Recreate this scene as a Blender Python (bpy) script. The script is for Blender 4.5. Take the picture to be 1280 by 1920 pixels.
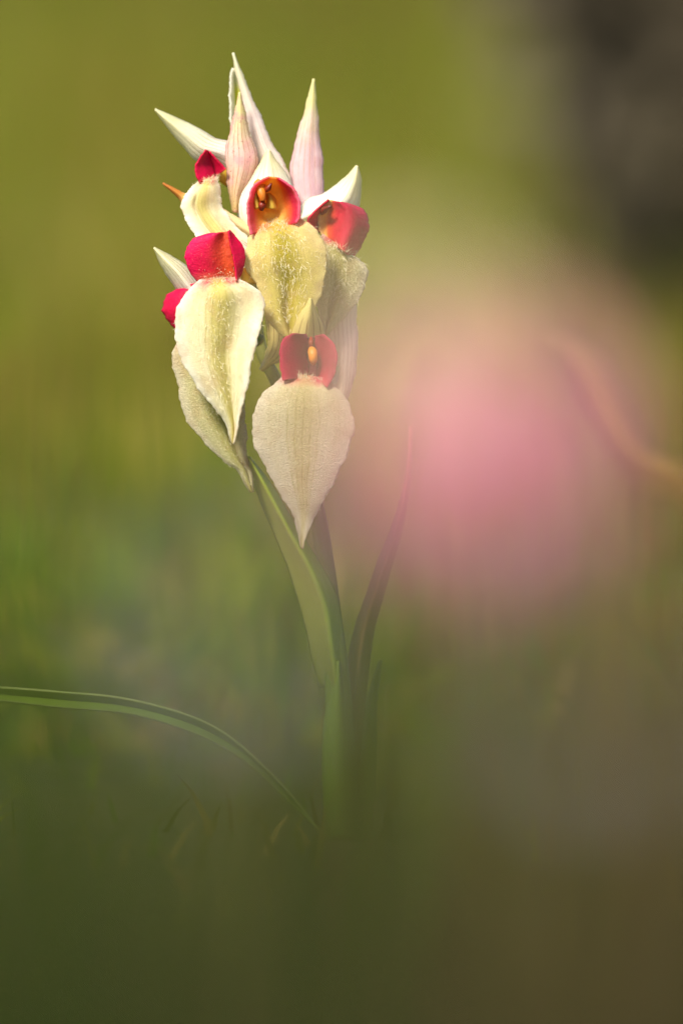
import bpy, math, random
import numpy as np
from mathutils import Vector

for o in list(bpy.data.objects):
    bpy.data.objects.remove(o, do_unlink=True)
scene = bpy.context.scene
R = math.radians

# ------------------------------------------------------------------ camera
PX = 0.113 / 1280            # metres per photograph pixel in the plane of the orchid
DIST = 2.5                   # camera to orchid stem
PITCH = R(2.9)
fwd = Vector((0, math.cos(PITCH), -math.sin(PITCH)))
up = Vector((0, math.sin(PITCH), math.cos(PITCH)))
right = Vector((1, 0, 0))
CAM_H = DIST * (math.sin(PITCH) + (1570 - 960) * PX / DIST * math.cos(PITCH))
cam_pos = Vector((0, 0, CAM_H))
cam_d = bpy.data.cameras.new("camera")
cam = bpy.data.objects.new("camera", cam_d)
scene.collection.objects.link(cam)
cam.location = cam_pos
cam.rotation_euler = (R(90) - PITCH, 0, 0)
cam_d.sensor_fit = 'HORIZONTAL'
cam_d.sensor_width = 24.0
cam_d.lens = 24.0 * DIST / 0.113
cam_d.clip_start = 0.02
cam_d.clip_end = 2000
cam_d.dof.use_dof = True
cam_d.dof.focus_distance = DIST - 0.0085
APERTURE = 0.050
cam_d.dof.aperture_fstop = cam_d.lens / 1000 / APERTURE
scene.camera = cam

# ------------------------------------------------------------------ sky, sun, exposure
SUN_EL, SUN_AZ = R(46), R(-148)      # azimuth from +Y towards +X : sun high on the left, a little behind the camera
world = bpy.data.worlds.new("World")
scene.world = world
world.use_nodes = True
wn = world.node_tree.nodes
sky = wn.new('ShaderNodeTexSky')
sky.sky_type = 'NISHITA'
sky.sun_disc = False
sky.sun_elevation = SUN_EL
sky.sun_rotation = SUN_AZ
wn['Background'].inputs['Strength'].default_value = 0.085
world.node_tree.links.new(sky.outputs[0], wn['Background'].inputs['Color'])
sun_d = bpy.data.lights.new("sun", 'SUN')
sun_d.energy = 4.4
sun_d.angle = R(14.0)
sun_d.color = (1.0, 0.92, 0.78)
sun = bpy.data.objects.new("sun", sun_d)
scene.collection.objects.link(sun)
sdir = Vector((math.sin(SUN_AZ) * math.cos(SUN_EL), math.cos(SUN_AZ) * math.cos(SUN_EL), math.sin(SUN_EL)))
sun.rotation_euler = sdir.to_track_quat('Z', 'Y').to_euler()
sun.location = sdir * 5
vs = scene.view_settings
vs.view_transform = 'Standard'
vs.look = 'None'
vs.exposure = 0.96
vs.gamma = 1.0
vs.use_curve_mapping = False
scene.render.engine = 'CYCLES'
scene.cycles.use_denoising = True
scene.cycles.max_bounces = 8
scene.cycles.transmission_bounces = 6
scene.cycles.sample_clamp_indirect = 4.0

rng = np.random.default_rng(7)
random.seed(7)

# ------------------------------------------------------------------ helpers
def lin(r, g, b):
    f = lambda c: (c / 255) / 12.92 if c / 255 <= 0.04045 else (((c / 255) + 0.055) / 1.055) ** 2.4
    return (f(r), f(g), f(b), 1.0)

def at(px, py, d):
    """world point d millimetres behind the orchid's plane, at a place measured on the photograph"""
    z = DIST + d / 1000
    k = z / DIST
    return cam_pos + fwd * z + right * ((px - 640) * PX * k) + up * ((960 - py) * PX * k)

def at_depth(px, py, z):
    return at(px, py, (z - DIST) * 1000)

def link(o, parent=None):
    scene.collection.objects.link(o)
    if parent is not None:
        o.parent = parent
    return o

def tag(o, label=None, cat=None, group=None, kind=None):
    if label: o['label'] = label
    if cat: o['category'] = cat
    if group: o['group'] = group
    if kind: o['kind'] = kind
    return o

def empty(name, loc):
    o = bpy.data.objects.new(name, None)
    o.location = loc
    o.empty_display_size = 0.005
    return link(o)

def mesh_obj(name, verts, faces, mat, parent, origin=Vector((0, 0, 0)), uvs=None, smooth=True):
    me = bpy.data.meshes.new(name)
    me.from_pydata([tuple(Vector(v) - origin) for v in verts], [], faces)
    if smooth:
        me.polygons.foreach_set('use_smooth', [True] * len(me.polygons))
    if uvs is not None:
        uvl = me.uv_layers.new(name='UVMap')
        idx = np.zeros(len(me.loops), dtype=np.int32)
        me.loops.foreach_get('vertex_index', idx)
        uvl.data.foreach_set('uv', np.asarray(uvs, dtype=np.float32)[idx].ravel())
    me.materials.append(mat)
    me.update()
    o = bpy.data.objects.new(name, me)
    return link(o, parent)

def spline(pts, n):
    """Catmull-Rom through pts, n samples evenly spaced along its length"""
    p = np.asarray(pts, float)
    p = np.vstack([2 * p[0] - p[1], p, 2 * p[-1] - p[-2]])
    out = []
    for i in range(1, len(p) - 2):
        t = np.linspace(0, 1, 24, endpoint=False)[:, None]
        a, b, c, d = p[i - 1], p[i], p[i + 1], p[i + 2]
        out.append(0.5 * (2 * b + (c - a) * t + (2 * a - 5 * b + 4 * c - d) * t ** 2 + (3 * b - a - 3 * c + d) * t ** 3))
    out.append(p[-2][None])
    q = np.vstack(out)
    s = np.concatenate([[0], np.cumsum(np.linalg.norm(np.diff(q, axis=0), axis=1))])
    tt = np.linspace(0, s[-1], n)
    return np.stack([np.interp(tt, s, q[:, k]) for k in range(q.shape[1])], axis=1)

def sst(a, b, x):
    t = min(1.0, max(0.0, (x - a) / (b - a)))
    return t * t * (3 - 2 * t)

GRIDS = {}

def petal(name, L, Rr, dep, mat, parent, origin, nu=24, nv=48, th=0.28, jit=0.8, seed=0, key=None):
    """a curved blade between two edges; dep(u, v) in mm gives its shape in depth (u -1..1 across, v 0..1 base to tip)"""
    Lc, Rc = spline(L, nv + 1), spline(Rr, nv + 1)
    rs = np.random.default_rng(seed + 11)
    ph = rs.uniform(0, 6.28, 8)
    V, UV, F = [], [], []
    for j in range(nv + 1):
        v = j / nv
        for i in range(nu + 1):
            u = -1 + 2 * i / nu
            p = Lc[j] * (1 - u) / 2 + Rc[j] * (1 + u) / 2
            a = abs(u) ** 5 * jit * min(1, 6 * (1 - v)) * min(1, 8 * v)
            s = 0 if u < 0 else 3
            w = (math.sin(v * 23 + ph[s]) + 0.7 * math.sin(v * 41 + ph[s + 1]) + 0.6 * math.sin(v * 83 + ph[s + 2]) + 0.7 * math.sin(v * 150 + ph[s]))
            x = p[0] + math.copysign(1, u) * a * w
            d = dep(u, v) + 0.045 * jit * abs(u) ** 3 * (math.sin(v * 31 + ph[s + 1]) + 0.6 * math.sin(v * 57 + ph[s]))
            V.append(at(x, p[1], d))
            UV.append(((u + 1) / 2, v))
    for j in range(nv):
        for i in range(nu):
            a = j * (nu + 1) + i
            F.append((a, a + 1, a + nu + 2, a + nu + 1))
    o = mesh_obj(name, V, F, mat, parent, origin, UV)
    so = o.modifiers.new('thickness', 'SOLIDIFY')
    so.thickness = th / 1000
    so.offset = 0
    if key:
        GRIDS[key] = np.array([tuple(v) for v in V]).reshape(nv + 1, nu + 1, 3)
    return o

def tube(name, pts, radii, mat, parent, origin, sides=12, n=24, cap=True):
    """a round, tapering stalk through world points"""
    P = spline([tuple(p) for p in pts], n)
    rr = np.interp(np.linspace(0, 1, n), np.linspace(0, 1, len(radii)), radii)
    V, F, UV = [], [], []
    for k in range(n):
        t = Vector(P[min(k + 1, n - 1)] - P[max(k - 1, 0)]).normalized()
        a = t.cross(Vector((0.13, 0.97, 0.2))).normalized()
        b = t.cross(a)
        for s in range(sides):
            w = 2 * math.pi * s / sides
            V.append(Vector(P[k]) + (a * math.cos(w) + b * math.sin(w)) * rr[k])
            UV.append((s / sides, k / (n - 1)))
    for k in range(n - 1):
        for s in range(sides):
            s2 = (s + 1) % sides
            F.append((k * sides + s, k * sides + s2, (k + 1) * sides + s2, (k + 1) * sides + s))
    if cap:
        F.append(tuple(range(sides))[::-1])
        F.append(tuple((n - 1) * sides + s for s in range(sides)))
    return mesh_obj(name, V, F, mat, parent, origin, UV)

# ------------------------------------------------------------------ materials
class NT:
    def __init__(self, name):
        self.m = bpy.data.materials.new(name)
        self.m.use_nodes = True
        self.t = self.m.node_tree
        self.t.nodes.clear()
    def n(self, kind, **kw):
        nd = self.t.nodes.new(kind)
        for k, v in kw.items():
            setattr(nd, k, v)
        return nd
    def l(self, a, b):
        self.t.links.new(a, b)
    def val(self, sock, x):
        if isinstance(x, (int, float, tuple)):
            sock.default_value = x
        else:
            self.l(x, sock)
    def math(self, op, a, b=0.0, c=None, clamp=False):
        nd = self.n('ShaderNodeMath', operation=op, use_clamp=clamp)
        self.val(nd.inputs[0], a); self.val(nd.inputs[1], b)
        if c is not None: self.val(nd.inputs[2], c)
        return nd.outputs[0]
    def mix(self, f, a, b, mode='MIX'):
        nd = self.n('ShaderNodeMix', data_type='RGBA', blend_type=mode)
        self.val(nd.inputs[0], f); self.val(nd.inputs[6], a); self.val(nd.inputs[7], b)
        return nd.outputs[2]
    def ramp(self, f, stops):
        nd = self.n('ShaderNodeValToRGB')
        self.l(f, nd.inputs[0])
        cr = nd.color_ramp
        cr.interpolation = 'EASE' if len(stops) < 3 else 'LINEAR'
        while len(cr.elements) > 1: cr.elements.remove(cr.elements[-1])
        cr.elements[0].position = stops[0][0]; cr.elements[0].color = stops[0][1]
        for p, c in stops[1:]:
            e = cr.elements.new(p); e.color = c
        return nd.outputs[0]
    def noise(self, scale, detail=3.0, vec=None, rough=0.55):
        nd = self.n('ShaderNodeTexNoise')
        nd.inputs['Scale'].default_value = scale
        nd.inputs['Detail'].default_value = detail
        nd.inputs['Roughness'].default_value = rough
        if vec is not None: self.l(vec, nd.inputs['Vector'])
        return nd.outputs[0]
    def step(self, f, a, b):
        nd = self.n('ShaderNodeMapRange', interpolation_type='SMOOTHSTEP')
        self.val(nd.inputs[0], f); nd.inputs[1].default_value = a; nd.inputs[2].default_value = b
        return nd.outputs[0]

def leafy(name, along, across=None, across_amt=1.0, veins=0, vein_col=None, vein_amt=0.4, vein_w=0.10,
          vein_range=(0.0, 1.0), blotch=None, blotch_amt=0.0, speck=None, speck_amt=0.0, transl=0.35,
          rough=0.55, bump=0.25, bump_scale=2200, spec=0.25, vary=0.10, vein_bump=0.3, mottle=350, vein_mid=False, grain=0.0):
    t = NT(name)
    uv = t.n('ShaderNodeTexCoord')
    sep = t.n('ShaderNodeSeparateXYZ'); t.l(uv.outputs['UV'], sep.inputs[0])
    obj = uv.outputs['Object']
    u, v = sep.outputs[0], sep.outputs[1]
    wob = t.noise(180, 2, obj)
    uw = t.math('ADD', u, t.math('MULTIPLY', t.math('SUBTRACT', wob, 0.5), 0.06))
    vw = t.math('ADD', v, t.math('MULTIPLY', t.math('SUBTRACT', t.noise(420, 3, obj), 0.5), 0.09))
    col = t.ramp(vw, along)
    if across:
        nd = t.n('ShaderNodeValToRGB'); t.l(uw, nd.inputs[0])
        cr = nd.color_ramp
        while len(cr.elements) > 1: cr.elements.remove(cr.elements[-1])
        cr.elements[0].position = across[0][0]; cr.elements[0].color = across[0][1][:3] + (across[0][2],)
        for p, c, a in across[1:]:
            e = cr.elements.new(p); e.color = c[:3] + (a,)
        col = t.mix(t.math('MULTIPLY', nd.outputs[1], across_amt), col, nd.outputs[0])
    height = t.math('MULTIPLY', t.noise(bump_scale, 4, obj, 0.65), 1.0)
    if veins:
        fr = t.math('FRACT', t.math('MULTIPLY', uw, float(veins)))
        dist = t.math('ABSOLUTE', t.math('SUBTRACT', fr, 0.5))
        line = t.math('SUBTRACT', 1.0, t.step(dist, 0.0, vein_w))
        line = t.math('MULTIPLY', line, t.step(t.noise(260, 2, obj), 0.25, 0.6))
        fade = t.math('MULTIPLY', t.step(v, vein_range[0], vein_range[0] + 0.12),
                      t.math('SUBTRACT', 1.0, t.step(v, vein_range[1] - 0.25, vein_range[1])))
        line = t.math('MULTIPLY', line, fade)
        if vein_mid:
            line = t.math('MULTIPLY', line, t.math('SUBTRACT', 1.0, t.step(t.math('ABSOLUTE', t.math('SUBTRACT', u, 0.5)), 0.10, 0.34)))
        col = t.mix(t.math('MULTIPLY', line, vein_amt), col, vein_col)
        height = t.math('SUBTRACT', height, t.math('MULTIPLY', line, vein_bump))
    if blotch:
        col = t.mix(t.math('MULTIPLY', t.step(t.noise(mottle, 3, obj), 0.45, 0.68), blotch_amt), col, blotch)
    if speck:
        col = t.mix(t.math('MULTIPLY', t.step(t.noise(3200, 1, obj), 0.66, 0.74), speck_amt), col, speck)
    hv = t.n('ShaderNodeHueSaturation'); t.l(col, hv.inputs['Color'])
    t.l(t.math('ADD', 1 - vary, t.math('MULTIPLY', t.noise(600, 4, obj), 2 * vary)), hv.inputs['Value'])
    col = hv.outputs[0]
    if grain:
        g = t.step(t.noise(4600, 2, obj, 0.7), 0.35, 0.65)
        col = t.mix(t.math('MULTIPLY', g, grain), col, t.mix(1.0, col, (0.62, 0.58, 0.50, 1.0), 'MULTIPLY'))
    bp = t.n('ShaderNodeBump'); bp.inputs['Strength'].default_value = bump; bp.inputs['Distance'].default_value = 0.0004
    t.l(height, bp.inputs['Height'])
    pr = t.n('ShaderNodeBsdfPrincipled')
    t.l(col, pr.inputs['Base Color']); pr.inputs['Roughness'].default_value = rough
    pr.inputs['Specular IOR Level'].default_value = spec
    t.l(bp.outputs[0], pr.inputs['Normal'])
    tr = t.n('ShaderNodeBsdfTranslucent'); t.l(col, tr.inputs['Color']); t.l(bp.outputs[0], tr.inputs['Normal'])
    mx = t.n('ShaderNodeMixShader'); mx.inputs[0].default_value = transl
    t.l(pr.outputs[0], mx.inputs[1]); t.l(tr.outputs[0], mx.inputs[2])
    out = t.n('ShaderNodeOutputMaterial'); t.l(mx.outputs[0], out.inputs[0])
    return t.m

CREAM = lin(238, 228, 180); PALE = lin(242, 236, 205); YEL = lin(206, 190, 70); OLIVE = lin(168, 158, 30)
CRIM = lin(216, 4, 70); MAG = lin(236, 14, 100); ORG = lin(226, 96, 40); ROSE = lin(232, 90, 110); DARKR = lin(110, 16, 30)

M = {}
def tongue_mat(name, base, mid, tip, centre, camt, edge, eamt, throat=ROSE, blotch=lin(212, 178, 130), bl=0.35, speck=lin(150, 120, 60), sp=0.10, gr=0.4, bm=0.7, tl=1.0):
    return leafy(name, [(0.0, throat), (0.035 * tl, throat), (0.10 * tl, base), (0.45, mid), (0.9, mid), (1.0, tip)],
                 across=[(0.0, edge, eamt), (0.10, edge, eamt * 0.6), (0.28, centre, 0.0), (0.44, centre, camt), (0.56, centre, camt), (0.74, centre, 0.0), (0.92, edge, eamt * 0.6), (1.0, edge, eamt)],
                 veins=13, vein_col=lin(186, 172, 84), vein_amt=0.45, vein_w=0.2, vein_bump=0.1, vein_mid=True, grain=gr, vein_range=(0.05, 1.02),
                 blotch=blotch, blotch_amt=bl, speck=speck, speck_amt=sp, transl=0.42, rough=0.6, bump=bm, bump_scale=4200, spec=0.2)
M['tongue_gold'] = tongue_mat('golden_lip', lin(240, 220, 146), lin(234, 218, 122), lin(212, 192, 90), lin(190, 174, 20), 0.9, lin(240, 222, 170), 0.6, throat=lin(236, 140, 84), gr=0.2, bm=0.4, tl=1.7)
M['tongue_cream'] = tongue_mat('cream_lip', lin(250, 240, 196), lin(250, 243, 208), lin(232, 212, 140), lin(214, 200, 84), 0.7, lin(253, 249, 234), 0.9, gr=0.15, bm=0.35)
M['tongue_pale'] = tongue_mat('pale_lip', lin(246, 236, 190), lin(246, 236, 206), lin(232, 212, 150), lin(220, 206, 130), 0.6, lin(240, 228, 208), 0.7, bl=0.2, gr=0.5, bm=0.9)
M['tongue_green'] = tongue_mat('greenish_lip', lin(226, 218, 160), lin(226, 220, 170), lin(210, 196, 120), lin(176, 172, 80), 0.6, lin(240, 230, 205), 0.8, gr=0.55, bm=0.9)
M['lobe_left'] = leafy('crimson_orange_lobe', [(0.0, lin(246, 214, 150)), (0.10, lin(232, 130, 90)), (0.22, lin(218, 30, 60)), (0.4, CRIM), (1.0, MAG)],
                       across=[(0.0, MAG, 0.8), (0.36, CRIM, 0.3), (0.58, lin(222, 66, 50), 0.75), (0.8, ORG, 0.8), (1.0, ORG, 0.8)],
                       blotch=lin(170, 0, 40), blotch_amt=0.4, transl=0.35, rough=0.5, bump=0.5, vary=0.14, speck=lin(240, 120, 110), speck_amt=0.5)
M['lobe_right'] = leafy('orange_crimson_lobe', [(0.0, lin(234, 170, 100)), (0.08, lin(226, 80, 60)), (0.25, CRIM), (1.0, MAG)],
                        across=[(0.0, lin(246, 226, 140), 0.95), (0.12, lin(240, 190, 90), 0.95), (0.22, ORG, 0.9), (0.36, lin(206, 30, 50), 0.85), (0.55, lin(190, 0, 56), 0.8), (1.0, lin(210, 4, 76), 0.9)],
                        blotch=lin(160, 0, 36), blotch_amt=0.45, transl=0.35, rough=0.5, bump=0.5, vary=0.14)
M['lobe_red'] = leafy('crimson_lobe', [(0.0, lin(225, 90, 90)), (0.10, CRIM), (1.0, lin(214, 4, 70))], blotch=lin(150, 0, 32), blotch_amt=0.5,
                      transl=0.3, rough=0.5, bump=0.45, vary=0.14)
M['lobe_deep'] = leafy('wine_lobe', [(0.0, lin(226, 130, 120)), (0.08, lin(190, 40, 70)), (0.4, lin(150, 12, 58)), (1.0, lin(172, 14, 74))],
                       across=[(0.0, lin(190, 20, 70), 0.7), (0.2, lin(150, 24, 48), 0.4), (0.8, lin(150, 30, 50), 0.3), (1.0, lin(200, 30, 90), 0.7)],
                       blotch=lin(120, 10, 40), blotch_amt=0.4, transl=0.3, rough=0.55, bump=0.4, vary=0.12)
M['throat'] = leafy('orange_throat', [(0.0, lin(246, 190, 110)), (0.25, lin(240, 196, 84)), (0.6, lin(246, 170, 60)), (1.0, lin(246, 150, 60))],
                    across=[(0.0, lin(246, 130, 150), 1.0), (0.09, lin(242, 110, 120), 0.95), (0.2, lin(238, 150, 60), 0.6), (0.4, lin(246, 214, 100), 0.5), (0.64, lin(246, 196, 90), 0.5), (0.76, lin(236, 110, 50), 0.8), (0.88, lin(222, 20, 80), 0.95), (0.95, lin(228, 40, 96), 1.0), (1.0, lin(246, 120, 150), 1.0)],
                    transl=0.58, rough=0.5, bump=0.4, blotch=lin(226, 120, 40), blotch_amt=0.35)
M['throat_dark'] = leafy('dark_throat', [(0.0, lin(90, 24, 30)), (1.0, lin(70, 20, 30))], transl=0.15, rough=0.7)
M['amber'] = leafy('amber_inside', [(0.0, lin(232, 200, 80)), (1.0, lin(222, 160, 50))], transl=0.4, blotch=lin(160, 80, 20), blotch_amt=0.3)
M['anther'] = leafy('orange_anther', [(0.0, lin(216, 140, 50)), (0.6, lin(222, 140, 40)), (1.0, lin(190, 100, 30))], transl=0.25, rough=0.4, bump=0.2, spec=0.4)
M['anther_dark'] = leafy('maroon_beak_and_gap', [(0.0, lin(150, 50, 20)), (1.0, lin(96, 24, 20))], transl=0.15, rough=0.4, bump=0.2, spec=0.4)  # colours the beak, and the tubes drawn for dark gaps in the throats
def hood_mat(name, base, mid, tip, vein, va, n=9, sp=0.0, **kw):
    return leafy(name, [(0.0, base), (0.5, mid), (0.85, tip), (1.0, tip)], veins=n, vein_col=vein, vein_amt=va, vein_w=0.13,
                 vein_range=(0.0, 1.0), speck=lin(150, 90, 80), speck_amt=sp, transl=0.45, rough=0.5, bump=0.3, **kw)
M['hood_white'] = hood_mat('white_hood', lin(246, 240, 226), lin(247, 243, 228), lin(242, 234, 190), lin(206, 180, 110), 0.6, 7)
M['hood_green'] = hood_mat('greenish_white_hood', lin(238, 226, 224), lin(238, 234, 206), lin(232, 228, 184), lin(158, 146, 50), 0.9, 8, 0.4)
M['hood_gold'] = hood_mat('straw_hood', lin(222, 204, 140), lin(220, 204, 130), lin(226, 214, 140), lin(140, 106, 40), 0.9, 5)
M['bract_pink'] = hood_mat('pink_veined_bract', lin(214, 186, 120), lin(238, 206, 196), lin(234, 226, 160), lin(158, 104, 44), 0.95, 6, 0.9,
                           blotch=lin(230, 168, 172), blotch_amt=0.7)
M['bract_rose'] = hood_mat('rose_bract', lin(230, 196, 206), lin(232, 196, 198), lin(230, 222, 160), lin(190, 150, 110), 0.75, 6, 0.2,
                           blotch=lin(236, 214, 214), blotch_amt=0.6)
M['bract_white'] = hood_mat('white_bract', lin(244, 234, 214), lin(242, 228, 222), lin(234, 228, 196), lin(206, 160, 150), 0.6, 7, 0.1)
M['bract_cream'] = hood_mat('cream_bract', lin(246, 234, 206), lin(246, 222, 214), lin(242, 228, 200), lin(196, 150, 130), 0.7, 7, 0.1)
M['bract_tan'] = leafy('tan_bract', [(0.0, lin(232, 206, 150)), (0.5, lin(244, 224, 184)), (0.72, lin(226, 196, 120)), (0.8, lin(196, 130, 56)), (1.0, lin(190, 116, 50))],
                       veins=6, vein_col=lin(160, 116, 50), vein_amt=0.6, transl=0.35)
M['bract_open'] = leafy('open_bract', [(0.0, lin(190, 190, 40)), (0.7, lin(226, 226, 90)), (0.86, lin(236, 232, 200)), (1.0, lin(240, 236, 214))],
                        across=[(0.0, lin(242, 238, 222), 1.0), (0.26, lin(240, 236, 214), 1.0), (0.36, lin(170, 172, 40), 0.0), (0.8, lin(170, 172, 40), 0.0), (0.9, lin(242, 238, 222), 1.0), (1.0, lin(242, 238, 222), 1.0)],
                        transl=0.6)
M['stem'] = leafy('green_stem', [(0.0, lin(78, 112, 30)), (0.5, lin(120, 128, 52)), (0.72, lin(172, 178, 96)), (1.0, lin(190, 190, 110))], veins=10, vein_col=lin(140, 150, 70),
                  vein_amt=0.3, transl=0.2, rough=0.45)
M['leaf'] = leafy('orchid_leaf', [(0.0, lin(140, 150, 60)), (0.4, lin(186, 182, 100)), (1.0, lin(190, 196, 90))],
                  across=[(0.0, lin(152, 156, 84), 0.6), (0.08, lin(132, 140, 60), 0.0), (0.55, lin(128, 150, 40), 0.0), (0.66, lin(160, 184, 60), 0.9), (1.0, lin(160, 184, 60), 0.9)],
                  veins=14, vein_col=lin(110, 126, 40), vein_amt=0.35, transl=0.45, rough=0.5)
M['leaf_red'] = leafy('reddish_leaf', [(0.0, lin(110, 104, 50)), (0.4, lin(150, 112, 76)), (0.8, lin(176, 110, 90)), (1.0, lin(220, 140, 120))], veins=8,
                      vein_col=lin(120, 80, 50), vein_amt=0.3, transl=0.3)
M['leaf_green'] = leafy('green_leaf', [(0.0, lin(104, 140, 44)), (1.0, lin(120, 146, 50))],
                        across=[(0.0, lin(170, 180, 110), 0.8), (0.07, lin(120, 140, 60), 0.0), (0.94, lin(120, 140, 60), 0.0), (1.0, lin(160, 170, 100), 0.8)],
                        veins=12, vein_col=lin(70, 100, 26), vein_amt=0.4, transl=0.3, rough=0.4)

def hair_mat():
    t = NT('pale_hair')
    pr = t.n('ShaderNodeBsdfPrincipled'); pr.inputs['Base Color'].default_value = lin(240, 232, 196); pr.inputs['Roughness'].default_value = 0.4
    tr = t.n('ShaderNodeBsdfTranslucent'); tr.inputs['Color'].default_value = lin(240, 232, 196)
    mx = t.n('ShaderNodeMixShader'); mx.inputs[0].default_value = 0.4
    t.l(pr.outputs[0], mx.inputs[1]); t.l(tr.outputs[0], mx.inputs[2])
    out = t.n('ShaderNodeOutputMaterial'); t.l(mx.outputs[0], out.inputs[0])
    return t.m
M['hair'] = hair_mat()

def grassy(name, transl=0.35, rough=0.55):
    t = NT(name)
    at_ = t.n('ShaderNodeAttribute', attribute_name='tint')
    tc = t.n('ShaderNodeTexCoord')
    hv = t.n('ShaderNodeHueSaturation'); t.l(at_.outputs['Color'], hv.inputs['Color'])
    t.l(t.math('ADD', 0.8, t.math('MULTIPLY', t.noise(60, 3, tc.outputs['Object']), 0.4)), hv.inputs['Value'])
    pr = t.n('ShaderNodeBsdfPrincipled'); t.l(hv.outputs[0], pr.inputs['Base Color']); pr.inputs['Roughness'].default_value = rough
    pr.inputs['Specular IOR Level'].default_value = 0.2
    tr = t.n('ShaderNodeBsdfTranslucent'); t.l(hv.outputs[0], tr.inputs['Color'])
    mx = t.n('ShaderNodeMixShader'); mx.inputs[0].default_value = transl
    t.l(pr.outputs[0], mx.inputs[1]); t.l(tr.outputs[0], mx.inputs[2])
    out = t.n('ShaderNodeOutputMaterial'); t.l(mx.outputs[0], out.inputs[0])
    return t.m
M['grass'] = grassy('meadow_grass')

def soil():
    t = NT('meadow_soil')
    tc = t.n('ShaderNodeTexCoord')
    a = t.noise(3.0, 5, tc.outputs['Object']); b = t.noise(60, 5, tc.outputs['Object'])
    col = t.ramp(t.math('ADD', t.math('MULTIPLY', a, 0.6), t.math('MULTIPLY', b, 0.4)),
                 [(0.3, lin(46, 44, 20)), (0.5, lin(70, 72, 26)), (0.7, lin(96, 84, 40))])
    bp = t.n('ShaderNodeBump'); bp.inputs['Distance'].default_value = 0.01; t.l(b, bp.inputs['Height'])
    pr = t.n('ShaderNodeBsdfPrincipled'); t.l(col, pr.inputs['Base Color']); pr.inputs['Roughness'].default_value = 0.9
    t.l(bp.outputs[0], pr.inputs['Normal'])
    out = t.n('ShaderNodeOutputMaterial'); t.l(pr.outputs[0], out.inputs[0])
    return t.m
M['soil'] = soil()

# ------------------------------------------------------------------ the ground
base = at(640, 1570, 0)
def terrain(x, y):
    r = np.maximum(0, np.abs(y - 1.5) - 0.4)
    return np.clip(r, 0, 1) * (0.006 * np.sin(x * 5 + 1.3) * np.cos(y * 3.1) + 0.004 * np.sin(x * 13 + y * 9)) + np.clip((np.abs(x) + y - 20) * 0.004, 0, 4)
xs = np.concatenate([-np.geomspace(600, 2.2, 18), np.linspace(-2, 2, 60), np.geomspace(2.2, 600, 18)])
ys = np.concatenate([-np.geomspace(600, 1.1, 16), np.linspace(-1, 12, 160), np.geomspace(12.5, 900, 18)])
gv, gf = [], []
for y in ys:
    for x in xs:
        gv.append((x, y, float(terrain(x, y))))
nx = len(xs)
for j in range(len(ys) - 1):
    for i in range(nx - 1):
        a = j * nx + i
        gf.append((a, a + 1, a + nx + 1, a + nx))
ground = mesh_obj('ground', gv, gf, M['soil'], None)
tag(ground, kind='structure')

# ------------------------------------------------------------------ meadow grass
def blade_mesh(name, x, y, z, h, w, bend, az, cols, mat, parent=None):
    """many thin curved blades in one mesh; arrays of equal length, one entry for each blade"""
    n = len(x)
    az_l = rng.uniform(0, 2 * math.pi, n)
    hs = np.array([0.0, 0.38, 0.72, 1.0]); ws = np.array([1.0, 0.85, 0.5, 0.0])
    dx, dy = np.cos(az), np.sin(az)
    sx, sy = -np.sin(az_l), np.cos(az_l)
    V = np.zeros((n, 7, 3), np.float32)
    k = 0
    for s in range(4):
        off = bend * h * hs[s] ** 2
        cx = x + dx * off; cy = y + dy * off
        cz = z - 0.004 + h * hs[s] * (1 - 0.30 * np.minimum(bend, 1.4) * hs[s])
        if s < 3:
            V[:, k, 0] = cx - sx * w * ws[s] / 2; V[:, k, 1] = cy - sy * w * ws[s] / 2; V[:, k, 2] = cz
            V[:, k + 1, 0] = cx + sx * w * ws[s] / 2; V[:, k + 1, 1] = cy + sy * w * ws[s] / 2; V[:, k + 1, 2] = cz
            k += 2
        else:
            V[:, k, 0] = cx; V[:, k, 1] = cy; V[:, k, 2] = cz
    quads = np.array([[0, 1, 3, 2], [2, 3, 5, 4]])
    b = (np.arange(n) * 7)[:, None]
    loops = np.concatenate([(b + quads[0]), (b + quads[1]), (b + np.array([4, 5, 6]))], axis=1).ravel()
    me = bpy.data.meshes.new(name)
    me.vertices.add(n * 7); me.vertices.foreach_set('co', V.ravel())
    me.loops.add(len(loops)); me.loops.foreach_set('vertex_index', loops.astype(np.int32))
    tot = np.tile([4, 4, 3], n); st = np.concatenate([[0], np.cumsum(tot)[:-1]])
    me.polygons.add(n * 3); me.polygons.foreach_set('loop_start', st.astype(np.int32)); me.polygons.foreach_set('loop_total', tot.astype(np.int32))
    me.polygons.foreach_set('use_smooth', [True] * (n * 3))
    att = me.color_attributes.new('tint', 'FLOAT_COLOR', 'POINT')
    c4 = np.ones((n, 7, 4), np.float32); c4[:, :, :3] = cols[:, None, :]
    att.data.foreach_set('color', c4.ravel())
    me.update(calc_edges=True); me.validate()
    me.materials.append(mat)
    return link(bpy.data.objects.new(name, me), parent)

def L3(*c): return np.array(lin(*c)[:3])
C_OLIVE, C_LIME, C_GREEN, C_STRAW, C_BROWN, C_DARK = L3(120, 108, 22), L3(146, 158, 40), L3(86, 118, 22), L3(172, 148, 78), L3(124, 92, 46), L3(70, 66, 34)

def patch(x, y, cx, cy, rx, ry):
    return np.exp(-(((x - cx) / rx) ** 2 + ((y - cy) / ry) ** 2))

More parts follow.
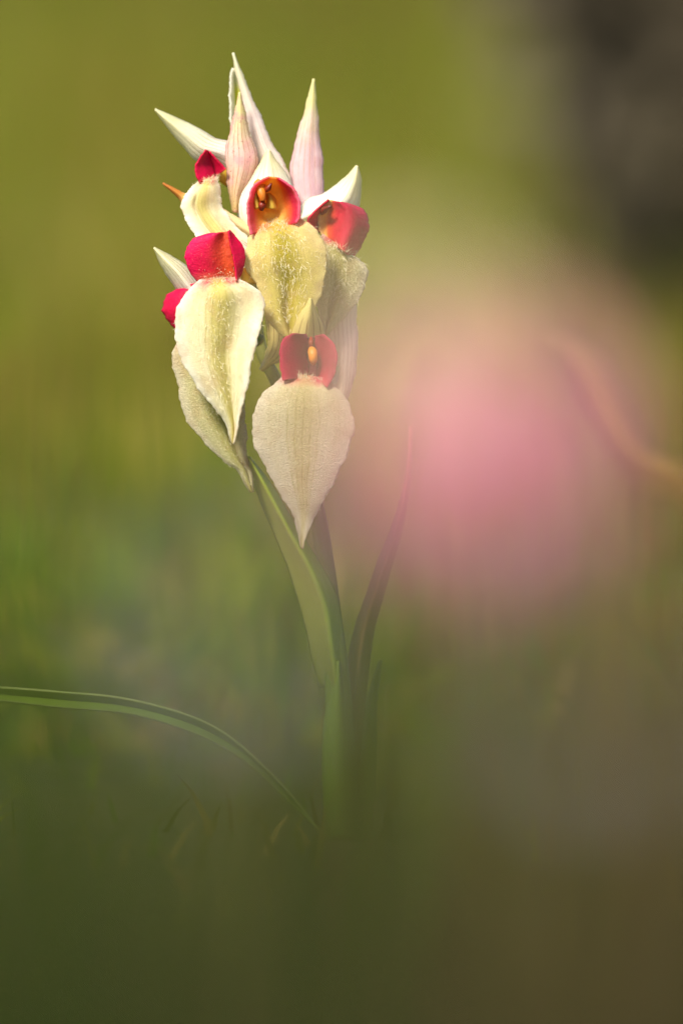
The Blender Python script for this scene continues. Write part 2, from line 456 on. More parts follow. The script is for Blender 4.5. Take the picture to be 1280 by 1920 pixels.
def field(n, y0, y1, half, hmin, hmax, wmin, wmax, power=1.0):
    y = y0 + (y1 - y0) * rng.random(n) ** power
    x = rng.uniform(-1, 1, n) * half(y)
    h = rng.uniform(hmin, hmax, n) * rng.uniform(0.5, 1, n)
    w = rng.uniform(wmin, wmax, n)
    bend = np.abs(rng.normal(0.25, 0.28, n))
    az = rng.uniform(0, 2 * math.pi, n)
    return x, y, h, w, bend, az

def tint(x, y, n):
    k = rng.random((n, 1))
    clump = (np.sin(x * 34 + 2 * np.sin(y * 4)) * np.cos(y * 5 + x * 9) * 0.5 + 0.5)[:, None]
    c = C_OLIVE * (1 - clump) + C_LIME * clump
    c = np.where(k < 0.22, C_GREEN, c)
    c = np.where(k > 0.82, C_STRAW, c)
    c = np.where((k > 0.74) & (k < 0.82), C_BROWN, c)
    for (cx, cy, rx, ry, col, amt) in PATCHES:
        p = (patch(x, y, cx, cy, rx, ry) * amt)[:, None]
        c = np.where(rng.random((n, 1)) < p, col * rng.uniform(0.8, 1.2, (n, 1)), c)
    return c * rng.uniform(0.7, 1.25, (n, 1))

C_DEEP_OLIVE = L3(84, 78, 18)  # darker olive for the far grass
PATCHES = [
    (0.30, 5.2, 0.16, 0.8, C_GREEN, 0.75),
    (-0.26, 4.0, 0.12, 0.7, C_LIME, 0.6),
    (0.16, 4.4, 0.10, 0.8, C_BROWN, 0.5),
    (-0.40, 8.5, 0.25, 1.6, C_GREEN, 0.5),
    (0.14, 3.2, 0.12, 0.5, C_BROWN, 0.6),
    (-0.16, 3.0, 0.14, 0.5, C_GREEN, 0.8),
    (0.0, 11.0, 1.2, 4.2, C_DEEP_OLIVE, 0.75),
    (0.25, 6.0, 0.2, 1.6, C_DEEP_OLIVE, 0.6),
]
def add_field(name, label, args, mat=M['grass'], cols=None):
    x, y, h, w, bend, az = args
    o = blade_mesh(name, x, y, terrain(x, y), h, w, bend, az, tint(x, y, len(x)) if cols is None else cols, mat)
    tag(o, label, 'grass', kind='stuff')
    return o
def rising(a, y0, y1, s0):
    """grass that is grazed short near the orchid and taller farther out"""
    x, y, h, w, bend, az = a
    return x, y, h * (s0 + (1 - s0) * np.clip((y - y0) / (y1 - y0), 0, 1)), w, bend, az
add_field('meadow_grass', 'soft olive and lime meadow grass filling the ground behind the orchid',
          rising(field(60000, 2.75, 15, lambda y: 0.036 * y + 0.25, 0.05, 0.13, 0.0025, 0.006, 1.3), 2.9, 7.5, 0.16))
def sides(a):
    x, y, h, w, bend, az = a
    k = np.abs(x) > 0.036 * y + 0.24
    return tuple(q[k] for q in a)
add_field('wide_meadow_grass', 'outlying olive meadow grass spreading to the sides',
          rising(sides(field(34000, 0.4, 18, lambda y: 0.25 * y + 1.0, 0.05, 0.15, 0.003, 0.006, 1.0)), 2.9, 5.0, 0.3))
add_field('short_turf', 'thin short grass round the foot of the orchid',
          field(9000, 1.9, 3.3, lambda y: 0.5 + 0 * y, 0.006, 0.022, 0.0008, 0.002, 1.0))
add_field('tall_stalks', 'scattered tall pale and brown grass stalks, soft behind the orchid',
          field(130, 3.3, 4.6, lambda y: 0.036 * y + 0.2, 0.08, 0.16, 0.0010, 0.0022, 1.0))
n = 2600
fy = rng.uniform(0.5, 1.6, n); fx = rng.uniform(-0.22, 0.22, n)
fh = (0.170 - 0.052 * (fy - 0.6)) * (0.70 + 0.38 * rng.random(n) ** 1.3)
lean = np.clip(0.45 + fx / 0.045, 0.08, 0.95)[:, None]
fc = np.where(rng.random((n, 1)) < lean, np.where(rng.random((n, 1)) < 0.5, L3(134, 108, 68), L3(112, 96, 50)), np.where(rng.random((n, 1)) < 0.5, L3(72, 104, 24), L3(88, 98, 30))) * rng.uniform(0.7, 1.2, (n, 1))
add_field('foreground_grass', 'dim olive and brown grass blades out of focus before the orchid',
          (fx, fy, fh, rng.uniform(0.003, 0.006, n), np.abs(rng.normal(0.15, 0.2, n)), rng.uniform(0, 6.28, n)), cols=fc)

# ------------------------------------------------------------------ dark bush far behind
def bush(name, cx, cy, rx, ry, rz, n, cols, label, lift=0.95):
    b0 = Vector((cx, cy, float(terrain(np.array(cx), np.array(cy)))))
    root = empty(name, b0)
    tag(root, label, 'bush')
    rs = np.random.default_rng(5)
    V, F, C = [], [], []
    for _ in range(n):
        d = rs.normal(0, 1, 3); d /= np.linalg.norm(d)
        r = rs.random() ** 0.4 * (0.8 + 0.3 * math.sin(d[0] * 7 + d[2] * 5))
        c = Vector((d[0] * r * rx, d[1] * r * ry, rz * lift + d[2] * r * rz))
        a = Vector(rs.normal(0, 1, 3)).normalized(); e = a.cross(Vector(rs.normal(0, 1, 3))).normalized()
        l, w = rs.uniform(0.018, 0.034), rs.uniform(0.006, 0.012)
        k = len(V)
        V += [c - a * l / 2, c + e * w / 2, c + a * l / 2, c - e * w / 2]; F += [(k, k + 1, k + 2, k + 3)]
    o = mesh_obj('crown', V, F, grassy_flat(cols), root)
    for k in range(7):
        w = k * 0.9
        tube('branch', [Vector((0, 0, -0.02)), Vector((0.3 * rx * math.cos(w), 0.3 * ry * math.sin(w), rz * 0.6)), Vector((0.75 * rx * math.cos(w), 0.75 * ry * math.sin(w), rz * 1.4))],
             [0.009, 0.006, 0.002], M['bark'], root, Vector((0, 0, 0)), 6, 8)
    return root
def grassy_flat(c):
    t = NT('bush_leaf')
    tc = t.n('ShaderNodeTexCoord')
    col = t.ramp(t.noise(14, 3, tc.outputs['Object']), [(0.35, c[0]), (0.65, c[1])])
    pr = t.n('ShaderNodeBsdfPrincipled'); t.l(col, pr.inputs['Base Color']); pr.inputs['Roughness'].default_value = 0.8; pr.inputs['Specular IOR Level'].default_value = 0.1
    out = t.n('ShaderNodeOutputMaterial'); t.l(pr.outputs[0], out.inputs[0])
    return t.m
M['bark'] = leafy('brown_bark', [(0.0, lin(58, 50, 40)), (1.0, lin(66, 58, 46))], transl=0.0, rough=0.9, bump_scale=120)
bush('dark_bush', 0.090, 4.2, 0.085, 0.10, 0.15, 4200, (lin(84, 76, 62), lin(104, 94, 74)), 'low dark brown bush far behind the orchid')

bush('added_shade_bush', -0.27, 0.48, 0.26, 0.50, 0.24, 7000, (lin(62, 78, 30), lin(86, 96, 40)), 'added unseen green bush that shades the grass before the orchid', 2.35)  # unseen bush, added only to throw shade on the foreground grass

# ------------------------------------------------------------------ blurred blooms close to the lens
def bloom(name, label, cat, px, py, z, rad, npet, cols, heart, tilt, group=None, wid=0.62):
    c = at_depth(px, py, z)
    foot = Vector((c.x + 0.006, c.y + 0.01, 0))
    root = empty(name, foot)
    tag(root, label, cat, group)
    loc = c - foot
    pm = leafy(name + '_petal', [(0.0, cols[0]), (1.0, cols[1])], veins=7, vein_col=cols[0], vein_amt=0.3, transl=0.4)
    t = Vector((0.1, -math.cos(tilt), math.sin(tilt))).normalized()
    a = t.cross(Vector((0, 0.3, 1))).normalized(); b = t.cross(a)
    for k in range(npet):
        w = 2 * math.pi * k / npet + 0.2
        rd = a * math.cos(w) + b * math.sin(w); sd = t.cross(rd)
        V, F, UV = [], [], []
        for j in range(11):
            v = j / 10
            hw = rad * wid * (math.sin(math.pi * (0.06 + 0.86 * v ** 0.8)) ** 0.8) * (0.9 if k % 2 else 1.0)
            for i in range(7):
                u = -1 + i / 3
                V.append(loc + rd * (rad * (0.10 + 0.9 * v)) + sd * hw * u + t * (rad * (0.35 * v * (1 - v) + 0.10 * u * u * v + 0.03 * (k % 2))))
                UV.append(((u + 1) / 2, v))
        for j in range(10):
            for i in range(6):
                q = j * 7 + i
                F.append((q, q + 1, q + 8, q + 7))
        o = mesh_obj('petal', V, F, pm, root, Vector((0, 0, 0)), UV)
        so = o.modifiers.new('thickness', 'SOLIDIFY'); so.thickness = 0.0003
    tube('flower_centre', [loc - t * rad * 0.05, loc + t * rad * 0.08, loc + t * rad * 0.22], [rad * 0.16, rad * 0.24, rad * 0.10], heart, root, Vector((0, 0, 0)), 12, 8)
    tube('stem', [Vector((0, 0, -0.01)), Vector((-0.002, 0, loc.z * 0.5)), loc - t * rad * 0.3, loc - t * rad * 0.02], [0.0012, 0.0010, 0.0009, 0.0012], M['stem'], root, Vector((0, 0, 0)), 8, 16)
    return root
bloom('pink_flower', 'pink five petalled flower, a soft blur before the orchid', 'flower', 880, 830, 1.46, 0.0132, 5, (lin(230, 150, 182), lin(238, 160, 188)), M['anther'], 0.25, wid=0.7)
bloom('cream_flower', 'pale cream flower, a faint blur beside the pink flower', 'flower', 770, 625, 1.36, 0.0062, 6, (lin(236, 214, 170), lin(240, 222, 190)), M['anther'], 0.3)
for px, py, z, lab in ((430, 1190, 1.25, 'small white daisy, a grey blur over the long arching orchid leaf'), (1130, 1310, 1.2, 'small white daisy, a grey blur below the pink flower')):
    bloom('daisy', lab, 'daisy', px, py, z, 0.0046, 12, (lin(226, 220, 224), lin(232, 226, 232)), M['anther'], 0.9, group='daisies before the orchid', wid=0.25)

# ------------------------------------------------------------------ dry leaf arching up behind on the right
dl = empty('dry_leaf', at_depth(1340, 1300, 2.92))
tag(dl, 'dry orange brown leaf arching over the grass behind the pink flower', 'leaf')
M['dry'] = leafy('dry_leaf', [(0.0, lin(170, 160, 70)), (0.3, lin(224, 170, 90)), (1.0, lin(196, 172, 90))], veins=12, vein_col=lin(150, 100, 50), vein_amt=0.4, transl=0.5)
petal('blade', [(1350, 1300), (1345, 1050), (1300, 915), (1220, 868), (1190, 800), (1160, 740), (1120, 690), (1070, 660), (1030, 645)],
      [(1335, 1300), (1325, 1080), (1270, 950), (1180, 915), (1125, 870), (1090, 810), (1065, 750), (1045, 695), (1028, 650)],
      lambda u, v: 420 + 14 * u * u - 20 * v, M['dry'], dl, dl.location.copy(), 14, 60, 0.4, 2.0, 9)

# ------------------------------------------------------------------ the tongue orchid
orchid = empty('tongue_orchid', base)
tag(orchid, 'cream and crimson tongue orchid spike on a green stem', 'orchid')
O = base

def half(d0, h, tx=0.0, tv=0.0, flip=1):
    """a rounded half shell: centre h mm nearer than its edges"""
    return lambda u, v: (d0 - flip * h * (0.55 * math.sqrt(max(0, 1 - u * u)) + 0.45 * (1 - abs(u))) * (1 - 0.75 * v ** 3) + tx * u + tv * v
                         + 0.05 * math.cos(u * 15) * math.sin(math.pi * v) * (1 - u * u))

stem_px = [(640, 1580, 0), (638, 1400, 0), (630, 1250, 0), (610, 1060, 0), (592, 950, 0), (562, 840, 0), (521, 722, 0), (492, 662, 0), (480, 590, 1), (488, 500, 1), (492, 410, 1), (478, 330, 2), (462, 270, 3)]
tube('stem', [at(*p) for p in stem_px], [0.0030, 0.0024, 0.0017, 0.0013, 0.0011, 0.0009, 0.0006], M['stem'], orchid, O, 14, 90)

# leaves on the stem and at its foot
petal('leaf', [(600, 1290), (585, 1230), (566, 1150), (545, 1080), (515, 1000), (490, 945), (473, 893), (464, 856)],
      [(650, 1290), (644, 1210), (634, 1130), (602, 1060), (562, 1000), (527, 940), (496, 893), (466, 856)],
      lambda u, v: -3 + 4.5 * abs(u - 0.25) - 5 * v + 1.5 * v * v, M['leaf'], orchid, O, 20, 50, 0.35, 0.5, 3)
petal('leaf', [(632, 1570), (640, 1400), (656, 1220), (698, 1085), (738, 980), (762, 890), (770, 800)],
      [(660, 1570), (676, 1400), (698, 1200), (730, 1075), (757, 980), (769, 890), (773, 800)],
      lambda u, v: 6 + 3 * abs(u) - 6 * v, M['leaf_red'], orchid, O, 14, 44, 0.35, 0.4, 4)
petal('leaf', [(610, 1575), (520, 1462), (400, 1362), (250, 1313), (100, 1296), (-70, 1284)],
      [(628, 1585), (545, 1506), (430, 1408), (270, 1345), (100, 1326), (-70, 1306)],
      lambda u, v: -2 - 1.2 * abs(u) - 8 * v, M['leaf_green'], orchid, O, 14, 60, 0.4, 0.4, 5)
petal('leaf', [(612, 1575), (606, 1480), (606, 1380), (618, 1300), (632, 1240)],
      [(660, 1575), (664, 1480), (660, 1380), (648, 1300), (636, 1240)],
      lambda u, v: -3 + 2.5 * u * u, M['leaf_green'], orchid, O, 14, 40, 0.4, 0.4, 6)
petal('leaf', [(640, 1580), (660, 1500), (676, 1400), (690, 1310), (712, 1240)],
      [(690, 1580), (700, 1500), (704, 1400), (706, 1310), (716, 1240)],
      lambda u, v: 4 + 2.5 * u * u + 6 * v, M['leaf_green'], orchid, O, 14, 40, 0.4, 0.4, 7)

# bracts
petal('bract', [(436, 272), (433, 235), (431, 190), (432, 145), (436, 127)], [(478, 292), (471, 245), (461, 200), (449, 150), (439, 127)],
      lambda u, v: 8 - 2.5 * u * u + 1.5 * v, M['bract_open'], orchid, O, seed=20)
petal('bract', [(492, 335), (480, 285), (468, 240), (456, 190), (444, 140), (436, 98)], [(546, 352), (544, 332), (530, 301), (511, 272), (487, 216), (469, 176), (450, 130), (437.5, 98)],
      half(5, 1.3), M['bract_white'], orchid, O, seed=21)
petal('bract', [(436, 398), (433, 380), (428, 350), (424, 306), (425, 272), (432, 245), (440, 212), (448.5, 172)],
      [(447, 398), (456, 364), (470, 341), (480, 318), (483.5, 297), (477, 273), (467, 248), (459, 212), (450, 172)],
      half(1, 1.8), M['bract_pink'], orchid, O, seed=22)
petal('bract', [(556, 410), (549, 370), (545, 335), (546, 302), (551, 280), (560, 246), (570, 212), (580, 175), (587, 147)],
      [(607, 410), (606.5, 365), (605.5, 335), (603, 290), (598.5, 260), (596, 231), (593.5, 200), (591, 172), (588.5, 147)],
      half(6, 1.5), M['bract_rose'], orchid, O, seed=23)
petal('bract', [(472, 424), (440, 405), (415, 390), (380, 376), (345, 362), (325, 352), (305, 342.5)],
      [(470, 449), (445, 431), (420, 407), (390, 396), (350, 386), (334, 369), (305.5, 344)],
      half(-0.5, 1.2), M['bract_tan'], orchid, O, seed=24)
petal('bract', [(628, 762), (622, 710), (618, 650), (616, 590), (634, 520)], [(650, 752), (663, 712), (669.5, 660), (668.5, 610), (664, 560), (640, 520)],
      half(1, 2.0), M['bract_cream'], orchid, O, seed=25)
petal('bract', [(496, 578), (500, 610), (503, 640), (498, 665), (487, 693)], [(548, 600), (546, 640), (529, 673), (510, 683), (492, 696)],
      lambda u, v: -3 + 2 * u * u - 2 * v, M['hood_gold'], orchid, O, seed=26)

def hairs(key, n, parent, vr=(0.03, 0.6), spread=0.5, lmin=0.6, lmax=1.5, u0=0.0, seed=1, down=0.7):
    G = GRIDS[key]; nv, nu = G.shape[0] - 1, G.shape[1] - 1
    rs = np.random.default_rng(seed)
    V, F = [], []
    for _ in range(n):
        v = vr[0] + (vr[1] - vr[0]) * rs.random() ** 1.5
        u = max(-0.97, min(0.97, rs.normal(u0, spread)))
        fj, fi = v * nv, (u + 1) / 2 * nu
        j, i = min(int(fj), nv - 1), min(int(fi), nu - 1)
        a, b = fj - j, fi - i
        p = G[j, i] * (1 - a) * (1 - b) + G[j + 1, i] * a * (1 - b) + G[j, i + 1] * (1 - a) * b + G[j + 1, i + 1] * a * b
        tv = Vector(G[j + 1, i] - G[j, i]).normalized(); tu = Vector(G[j, i + 1] - G[j, i]).normalized()
        nn = tu.cross(tv)
        if nn.dot(fwd) > 0: nn = -nn
        nn.normalize()
        d1 = (nn * rs.uniform(0.4, 1.0) + tv * rs.normal(down, 0.7) + tu * rs.normal(0, 0.6)).normalized()
        d2 = (d1 + tv * 0.5 + tu * rs.normal(0, 0.5)).normalized()
        ln = rs.uniform(lmin, lmax) / 1000; w = rs.uniform(0.018, 0.032) / 1000
        p = Vector(p) + nn * 0.00012
        side = d1.cross(fwd).normalized() * w
        m = p + d1 * ln * 0.55; e = m + d2 * ln * 0.45
        k = len(V)
        V += [p - side, p + side, m - side * 0.8, m + side * 0.8, e]
        F += [(k, k + 1, k + 3, k + 2), (k + 2, k + 3, k + 4)]
    o = mesh_obj('hair_tuft', V, F, M['hair'], parent, O)
    return tag(o, kind='stuff')

def flower(hoodL, hoodR, hooddep, hoodmat, label, ov, seed):
    f = petal('flower', hoodL, hoodR, hooddep, M[hoodmat], orchid, O, seed=seed, jit=0.4)
    f['label'] = label
    tube('ovary', [at(*p) for p in ov], [0.0012, 0.0016, 0.0011], M['stem'], f, O, 10, 14)
    return f

# --- the flower high in the middle, facing out
f = flower([(456, 425), (446, 400), (446, 378), (455, 358), (470, 336), (488, 305), (502, 281)],
           [(562, 410), (558, 375), (549, 352), (540, 332), (526, 312), (515, 297), (505.5, 281)],
           half(0.5, 4), 'hood_white', 'bloom with orange throat and golden hairy lip', [(489, 470, 1), (500, 450, -1), (508, 410, -4)], 31)
petal('throat', [(470, 440), (464, 402), (466, 372), (477, 346), (502, 331)], [(556, 417), (561.5, 402), (560.5, 375), (549, 352), (524, 334)],
      lambda u, v: -11.5 + 4.6 * (1 - abs(u) ** 2.6) * math.sin(math.pi * min(1, 0.18 + v * 0.82)), M['throat'], f, O, 28, 40, 0.3, 0.6, 32, key='t1')
petal('lip_tongue', [(477, 416), (467, 442), (459, 475), (458.5, 492), (465, 512), (480, 531), (488, 560), (497, 592), (512, 612), (530, 628), (544, 640)],
      [(553, 404), (582, 421), (600, 440), (609, 460), (612.5, 485), (611, 512), (604, 542), (590, 578), (574, 602), (560, 622), (550, 640)],
      lambda u, v: -11 + 3.6 * (1 - sst(0, 0.15, v)) * (1 - 0.6 * u * u) - 0.7 * math.exp(-((v - 0.28) / 0.2) ** 2) * (1 - u * u)
      + 0.6 * u * u + 2.2 * math.exp(-((u + 0.25 - 0.2 * v) / 0.22) ** 2) * sst(0.3, 0.7, v) * (1 - 0.4 * v) + 3 * v * v,
      M['tongue_gold'], f, O, 36, 64, 0.3, 1.2, 33, key='l1')
hairs('l1', 520, f, (0.02, 0.8), 0.45, 0.6, 1.4, -0.05, 34)
hairs('l1', 160, f, (0.05, 0.16), 0.5, 0.5, 1.2, 0, 35, down=-0.4)
tube('column', [at(484, 340, -7.5), at(487, 351, -9.5), at(491, 364, -10.4), at(493, 376, -10.4)], [0.0005, 0.0011, 0.0008, 0.0005], M['anther'], f, O, 12, 20)
tube('column_beak_and_gap', [at(497, 357, -10), at(503, 352, -10.8), at(509, 343, -11)], [0.0004, 0.0005, 0.00012], M['anther_dark'], f, O, 8, 10)
tube('column_beak_and_gap', [at(492, 376, -9.6), at(491, 386, -10), at(490, 394, -9.8)], [0.0004, 0.0007, 0.0003], M['anther_dark'], f, O, 8, 10)  # solid dark tube drawn in for the brown cavity under the anther
petal('pollen_flap', [(478, 392), (474, 372), (478, 356)], [(488, 388), (484, 370), (484, 356)], lambda u, v: -9 - 1.0 * (1 - u * u), M['amber'], f, O, 8, 10, 0.2, 0.2, 36)
petal('pollen_flap', [(498, 390), (500, 374), (498, 362)], [(520, 392), (516, 372), (506, 362)], lambda u, v: -9.2 + 1.0 * u * u, M['amber'], f, O, 8, 10, 0.2, 0.2, 37)

# --- the flower on the right, half turned away
f = flower([(560, 392), (580, 372), (605, 364), (628, 348), (650, 330), (668, 310)],
           [(565, 428), (600, 422), (640, 412), (668, 394), (675.5, 362), (675.5, 335), (670, 311)],
           half(4.5, 4, 0, -1), 'hood_white', 'bloom with crimson lobes and pale lip beside the golden one', [(489, 520, 1), (540, 470, 1), (580, 420, 0)], 41)
petal('side_lobe', [(592, 434), (577, 413), (595, 391), (616, 373.5)], [(598, 436), (597, 410), (605, 394), (619, 376)],
      lambda u, v: -5.5 + 1.8 * (u + 1), M['lobe_red'], f, O, 12, 30, 0.3, 0.5, 42)
petal('side_lobe', [(612, 446), (600, 434), (597, 410), (605, 393), (618, 375)], [(661, 485), (674, 464), (685.5, 442), (690.5, 424), (688, 405), (676, 390.5), (650, 381)],
      lambda u, v: -4.5 + 2.0 * math.exp(-((u + 0.75) / 0.35) ** 2) * math.sin(math.pi * min(1, 0.2 + 0.8 * v)) - 1.8 * math.exp(-((u - 0.3) / 0.5) ** 2) + 2.5 * max(0, u) ** 2,
      M['lobe_right'], f, O, 28, 36, 0.3, 0.8, 43, key='t2')
petal('lip_tongue', [(606, 438), (588, 462), (586, 500), (590, 550), (600, 600), (606, 632)], [(652, 474), (676, 489), (687.5, 504), (686, 528), (675, 556), (650, 590), (627, 612), (612, 632)],
      lambda u, v: -4.5 + 1.0 * u * u - 0.8 * math.exp(-((v - 0.2) / 0.2) ** 2) * (1 - u * u) + 1.5 * v + 2.0 * math.exp(-((u + 0.1) / 0.16) ** 2) * sst(0.2, 0.6, v),
      M['tongue_green'], f, O, 30, 54, 0.3, 1.1, 44, key='l2')
hairs('l2', 260, f, (0.0, 0.6), 0.5, 0.6, 1.5, 0.1, 45)
hairs('t2', 70, f, (0.0, 0.12), 0.5, 0.5, 1.1, 0.3, 46)
tube('column', [at(603, 399, -3), at(610, 391, -6), at(620, 386, -7)], [0.0004, 0.0006, 0.0002], M['anther_dark'], f, O, 10, 12)

# --- the flower on the upper left, turned left
f = flower([(446, 272), (428, 265), (402, 259), (380, 245), (340, 225), (290.5, 203.5)], [(436, 330), (412, 310), (390, 302), (370, 301), (345, 275), (313, 236), (291, 205.5)],
           half(5, 3, 0, -2), 'hood_green', 'bloom at the top with a pale pointed hood and small crimson lobes', [(480, 370, 2), (455, 350, 3), (428, 320, 3)], 51)
petal('side_lobe', [(374, 342), (367, 326), (366.5, 310), (375, 295), (386, 280)], [(403, 332), (399, 314), (395, 299), (389, 281)],
      lambda u, v: -1.5 + 1.2 * u, M['lobe_red'], f, O, 14, 28, 0.3, 0.6, 52)
petal('side_lobe', [(403, 332), (398, 312), (394, 298), (390, 283)], [(424, 317), (417, 309), (406, 298), (393, 284)],
      lambda u, v: -0.3 - 0.8 * u, M['lobe_red'], f, O, 14, 28, 0.3, 0.3, 53)
petal('throat', [(402, 326), (412, 338), (428, 350)], [(424, 314), (428, 325), (431, 345)], lambda u, v: 1.5 + u * u, M['amber'], f, O, 10, 12, 0.3, 0.2, 54)
petal('lip_tongue', [(374, 340), (352, 359), (341, 381), (344, 402), (353, 420), (361, 432), (368, 447), (386, 470)],
      [(405, 330), (411, 352), (413.5, 372), (420, 394), (446, 428), (467, 449), (478, 484)],
      lambda u, v: -2 + 1.0 * u * u - 1.2 * math.exp(-((v - 0.2) / 0.15) ** 2) * (1 - u * u) + 0.9 * math.exp(-((u + 0.35) / 0.16) ** 2) * sst(0.1, 0.3, v)
      + 0.6 * math.exp(-((u - 0.45) / 0.13) ** 2) * sst(0.4, 0.7, v) - 2.0 * v, M['tongue_cream'], f, O, 34, 50, 0.3, 1.1, 55, key='l4')
hairs('l4', 130, f, (0.0, 0.10), 0.6, 0.5, 1.2, 0.0, 56, down=-0.5)

# --- the flower on the left, big cream lip
f = flower([(478, 540), (455, 520), (430, 490), (405, 465), (380, 455), (360, 452)], [(480, 470), (460, 455), (440, 445), (418, 440), (390, 440), (362, 450)],
           half(-3, 3), 'bract_cream', 'bloom with bright crimson lobes and a long cream lip', [(481, 600, 1), (475, 565, -1), (465, 520, -4)], 61)
petal('side_lobe', [(372, 531), (357, 510), (349, 492), (347.5, 478), (352, 461), (366, 446), (392, 438)], [(444, 524), (441, 506), (438, 488), (435, 468), (432, 450), (427, 433.5)],
      lambda u, v: -13.0 + 0.9 * math.exp(-((u - 0.55) / 0.4) ** 2) + 0.9 * u * u + 1.3 * (1 - v) ** 3, M['lobe_left'], f, O, 28, 36, 0.3, 0.7, 62, key='t3')
petal('side_lobe', [(443, 527), (441, 506), (437, 482), (431, 455), (428, 432)], [(446, 526), (453, 509), (458.5, 489), (457, 466), (444, 447), (430, 431)],
      lambda u, v: -13.4 + 0.7 * (u + 1), M['lobe_red'], f, O, 14, 32, 0.3, 0.4, 63)
petal('throat', [(444, 527), (450, 515), (456, 502)], [(484, 533), (471, 518), (459, 502)], lambda u, v: -8.2 + u * u, M['amber'], f, O, 10, 12, 0.3, 0.2, 64)
petal('lip_tongue', [(374, 524), (352, 546), (333, 576), (327, 600), (331, 640), (342, 680), (362, 712), (386, 746), (411, 776), (425, 797), (432, 820), (436, 833)],
      [(441, 520), (462, 530), (484, 545), (497.5, 574), (489, 610), (479, 650), (471, 690), (461, 735), (451, 776), (446, 800), (441, 820), (438, 833)],
      lambda u, v: -13.5 + 0.5 * (1 - sst(0, 0.10, v)) * (1 - u * u) + 0.9 * u * u - 1.2 * math.exp(-((v - 0.14) / 0.10) ** 2) * math.exp(-((u - 0.1) / 0.3) ** 2)
      + 1.6 * math.exp(-((u - 0.25) / 0.25) ** 2) * sst(0.25, 0.5, v) * (1.2 - v) - 3.2 * sst(0.45, 1.0, u) * sst(0.2, 0.45, v) * (1 - 0.6 * v) + 3.5 * v * v,
      M['tongue_cream'], f, O, 38, 70, 0.3, 1.2, 65, key='l3')
hairs('l3', 520, f, (0.01, 0.8), 0.5, 0.5, 1.3, 0.0, 66)
hairs('l3', 150, f, (0.0, 0.05), 0.5, 0.4, 1.0, 0.1, 67, down=-0.6)
hairs('t3', 60, f, (0.05, 0.3), 0.5, 0.2, 0.4, 0.4, 68, down=-0.6)

# --- the flower low on the left, behind the cream lip
f = flower([(385, 545), (352, 502), (322, 481), (288.5, 463.5)], [(345, 560), (320, 525), (303, 498), (289, 465)],
           half(-1, 4, 0, -1), 'hood_green', 'bloom tucked behind the long cream lip', [(486, 640, 0), (440, 610, -1), (380, 560, -2)], 71)
petal('side_lobe', [(333, 625), (322, 608), (308, 590), (306, 577), (312, 556), (332, 542)], [(366, 630), (362, 600), (362, 570), (368, 545), (374, 527)],
      lambda u, v: -4.5 + 1.5 * u * u - 1.5 * u, M['lobe_red'], f, O, 16, 30, 0.3, 0.9, 72)
petal('lip_tongue', [(345, 630), (327, 652), (323, 674), (329, 705), (336, 740), (343, 766), (352, 792), (376, 821), (402, 847), (424, 868), (444, 880), (457, 902), (470, 923)],
      [(430, 640), (452, 700), (458, 760), (461.5, 800), (461, 835), (462, 850), (466, 868), (471.5, 890), (474.5, 923)],
      lambda u, v: -5 + 1 * u * u - 2 * v + 1.2 * math.exp(-((u - 0.35) / 0.2) ** 2), M['tongue_green'], f, O, 34, 64, 0.3, 1.3, 73, key='l6')
hairs('l6', 380, f, (0.2, 0.95), 0.6, 0.25, 0.6, 0.0, 74)

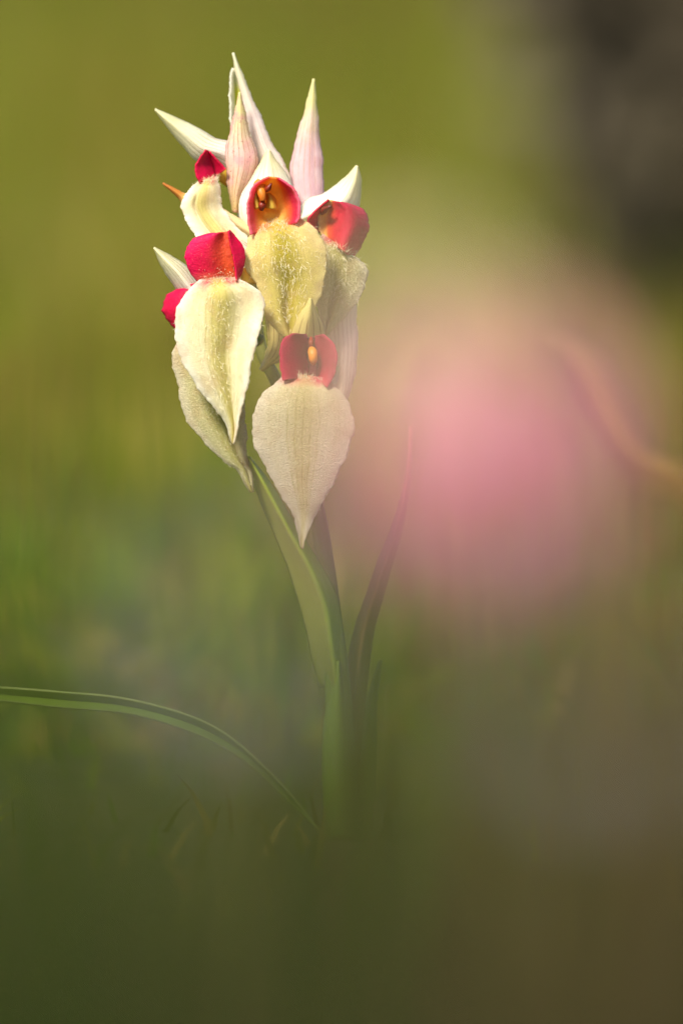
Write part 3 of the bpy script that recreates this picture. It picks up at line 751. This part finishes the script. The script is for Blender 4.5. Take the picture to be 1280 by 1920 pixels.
# --- the low front flower with the heart shaped lip
f = flower([(534, 665), (537, 632), (548, 608), (562, 588), (574, 572), (580.5, 559)], [(614, 665), (609, 632), (603, 608), (596, 590), (589, 575), (583.5, 559)],
           half(-4.5, 3.5, 0, -6), 'hood_gold', 'lowest bloom with wine red lobes and a heart shaped pale lip', [(540, 770, 0), (560, 730, -4), (580, 690, -8)], 81)
petal('throat', [(560, 715), (568, 670), (574, 632)], [(612, 715), (602, 670), (594, 632)], lambda u, v: -13.0 + 0.8 * (1 - u * u), M['throat_dark'], f, O, 12, 20, 0.3, 0.2, 82)
petal('side_lobe', [(530, 714), (525, 688), (524.5, 655), (530, 636), (548, 624.5)], [(578, 706), (577, 685), (575, 665), (579, 645), (573, 626)],
      lambda u, v: -15.5 + 2.0 * u + 1.2 * u * u, M['lobe_deep'], f, O, 20, 34, 0.3, 0.6, 83, key='t5')
petal('side_lobe', [(596, 710), (597, 690), (595, 668), (590, 648), (592, 629)], [(613, 727), (625, 706), (631, 684), (631.5, 660), (623, 641), (606, 626)],
      lambda u, v: -15.5 - 2.0 * u + 1.2 * u * u, M['lobe_deep'], f, O, 20, 34, 0.3, 0.6, 84)
petal('sepal', [(612, 727), (626, 708), (633, 686)], [(619, 730), (631, 716), (636.5, 688)], lambda u, v: -12 + u, M['bract_white'], f, O, 8, 16, 0.3, 0.2, 85)
tube('column', [at(583, 652, -13.5), at(586, 662, -15), at(587, 674, -15), at(587, 683, -14)], [0.0004, 0.0008, 0.00075, 0.0003], M['anther'], f, O, 12, 18)
tube('column_beak_and_gap', [at(583, 632, -13), at(583, 642, -14), at(584, 654, -13.5)], [0.0002, 0.00045, 0.0004], M['anther_dark'], f, O, 8, 12)  # dark tube painting in the dark gap above the column
petal('lip_tongue', [(534, 698), (514, 720), (491, 741), (477, 769), (472, 800), (477, 832), (490, 862), (510, 900), (530, 932), (547, 962), (556, 988), (561, 1008), (564, 1028.5)],
      [(610, 708), (632, 729), (649, 748), (660, 771), (663.5, 801), (656, 832), (651, 855), (634, 886), (614, 925), (596, 958), (582, 984), (573, 1006), (568, 1028.5)],
      lambda u, v: -16 + 1.2 * (1 - sst(0, 0.10, v)) * (1 - u * u) + 0.7 * u * u - 0.6 * math.exp(-((v - 0.2) / 0.15) ** 2) * (1 - u * u) + 3 * v * v
      - 1.2 * sst(0.8, 0.95, v) * u, M['tongue_pale'], f, O, 38, 74, 0.3, 1.3, 86, key='l5')
hairs('l5', 460, f, (0.01, 0.95), 0.6, 0.25, 0.6, 0.0, 87)
hairs('l5', 90, f, (0.0, 0.05), 0.3, 0.7, 1.4, 0.0, 88, down=-0.3)
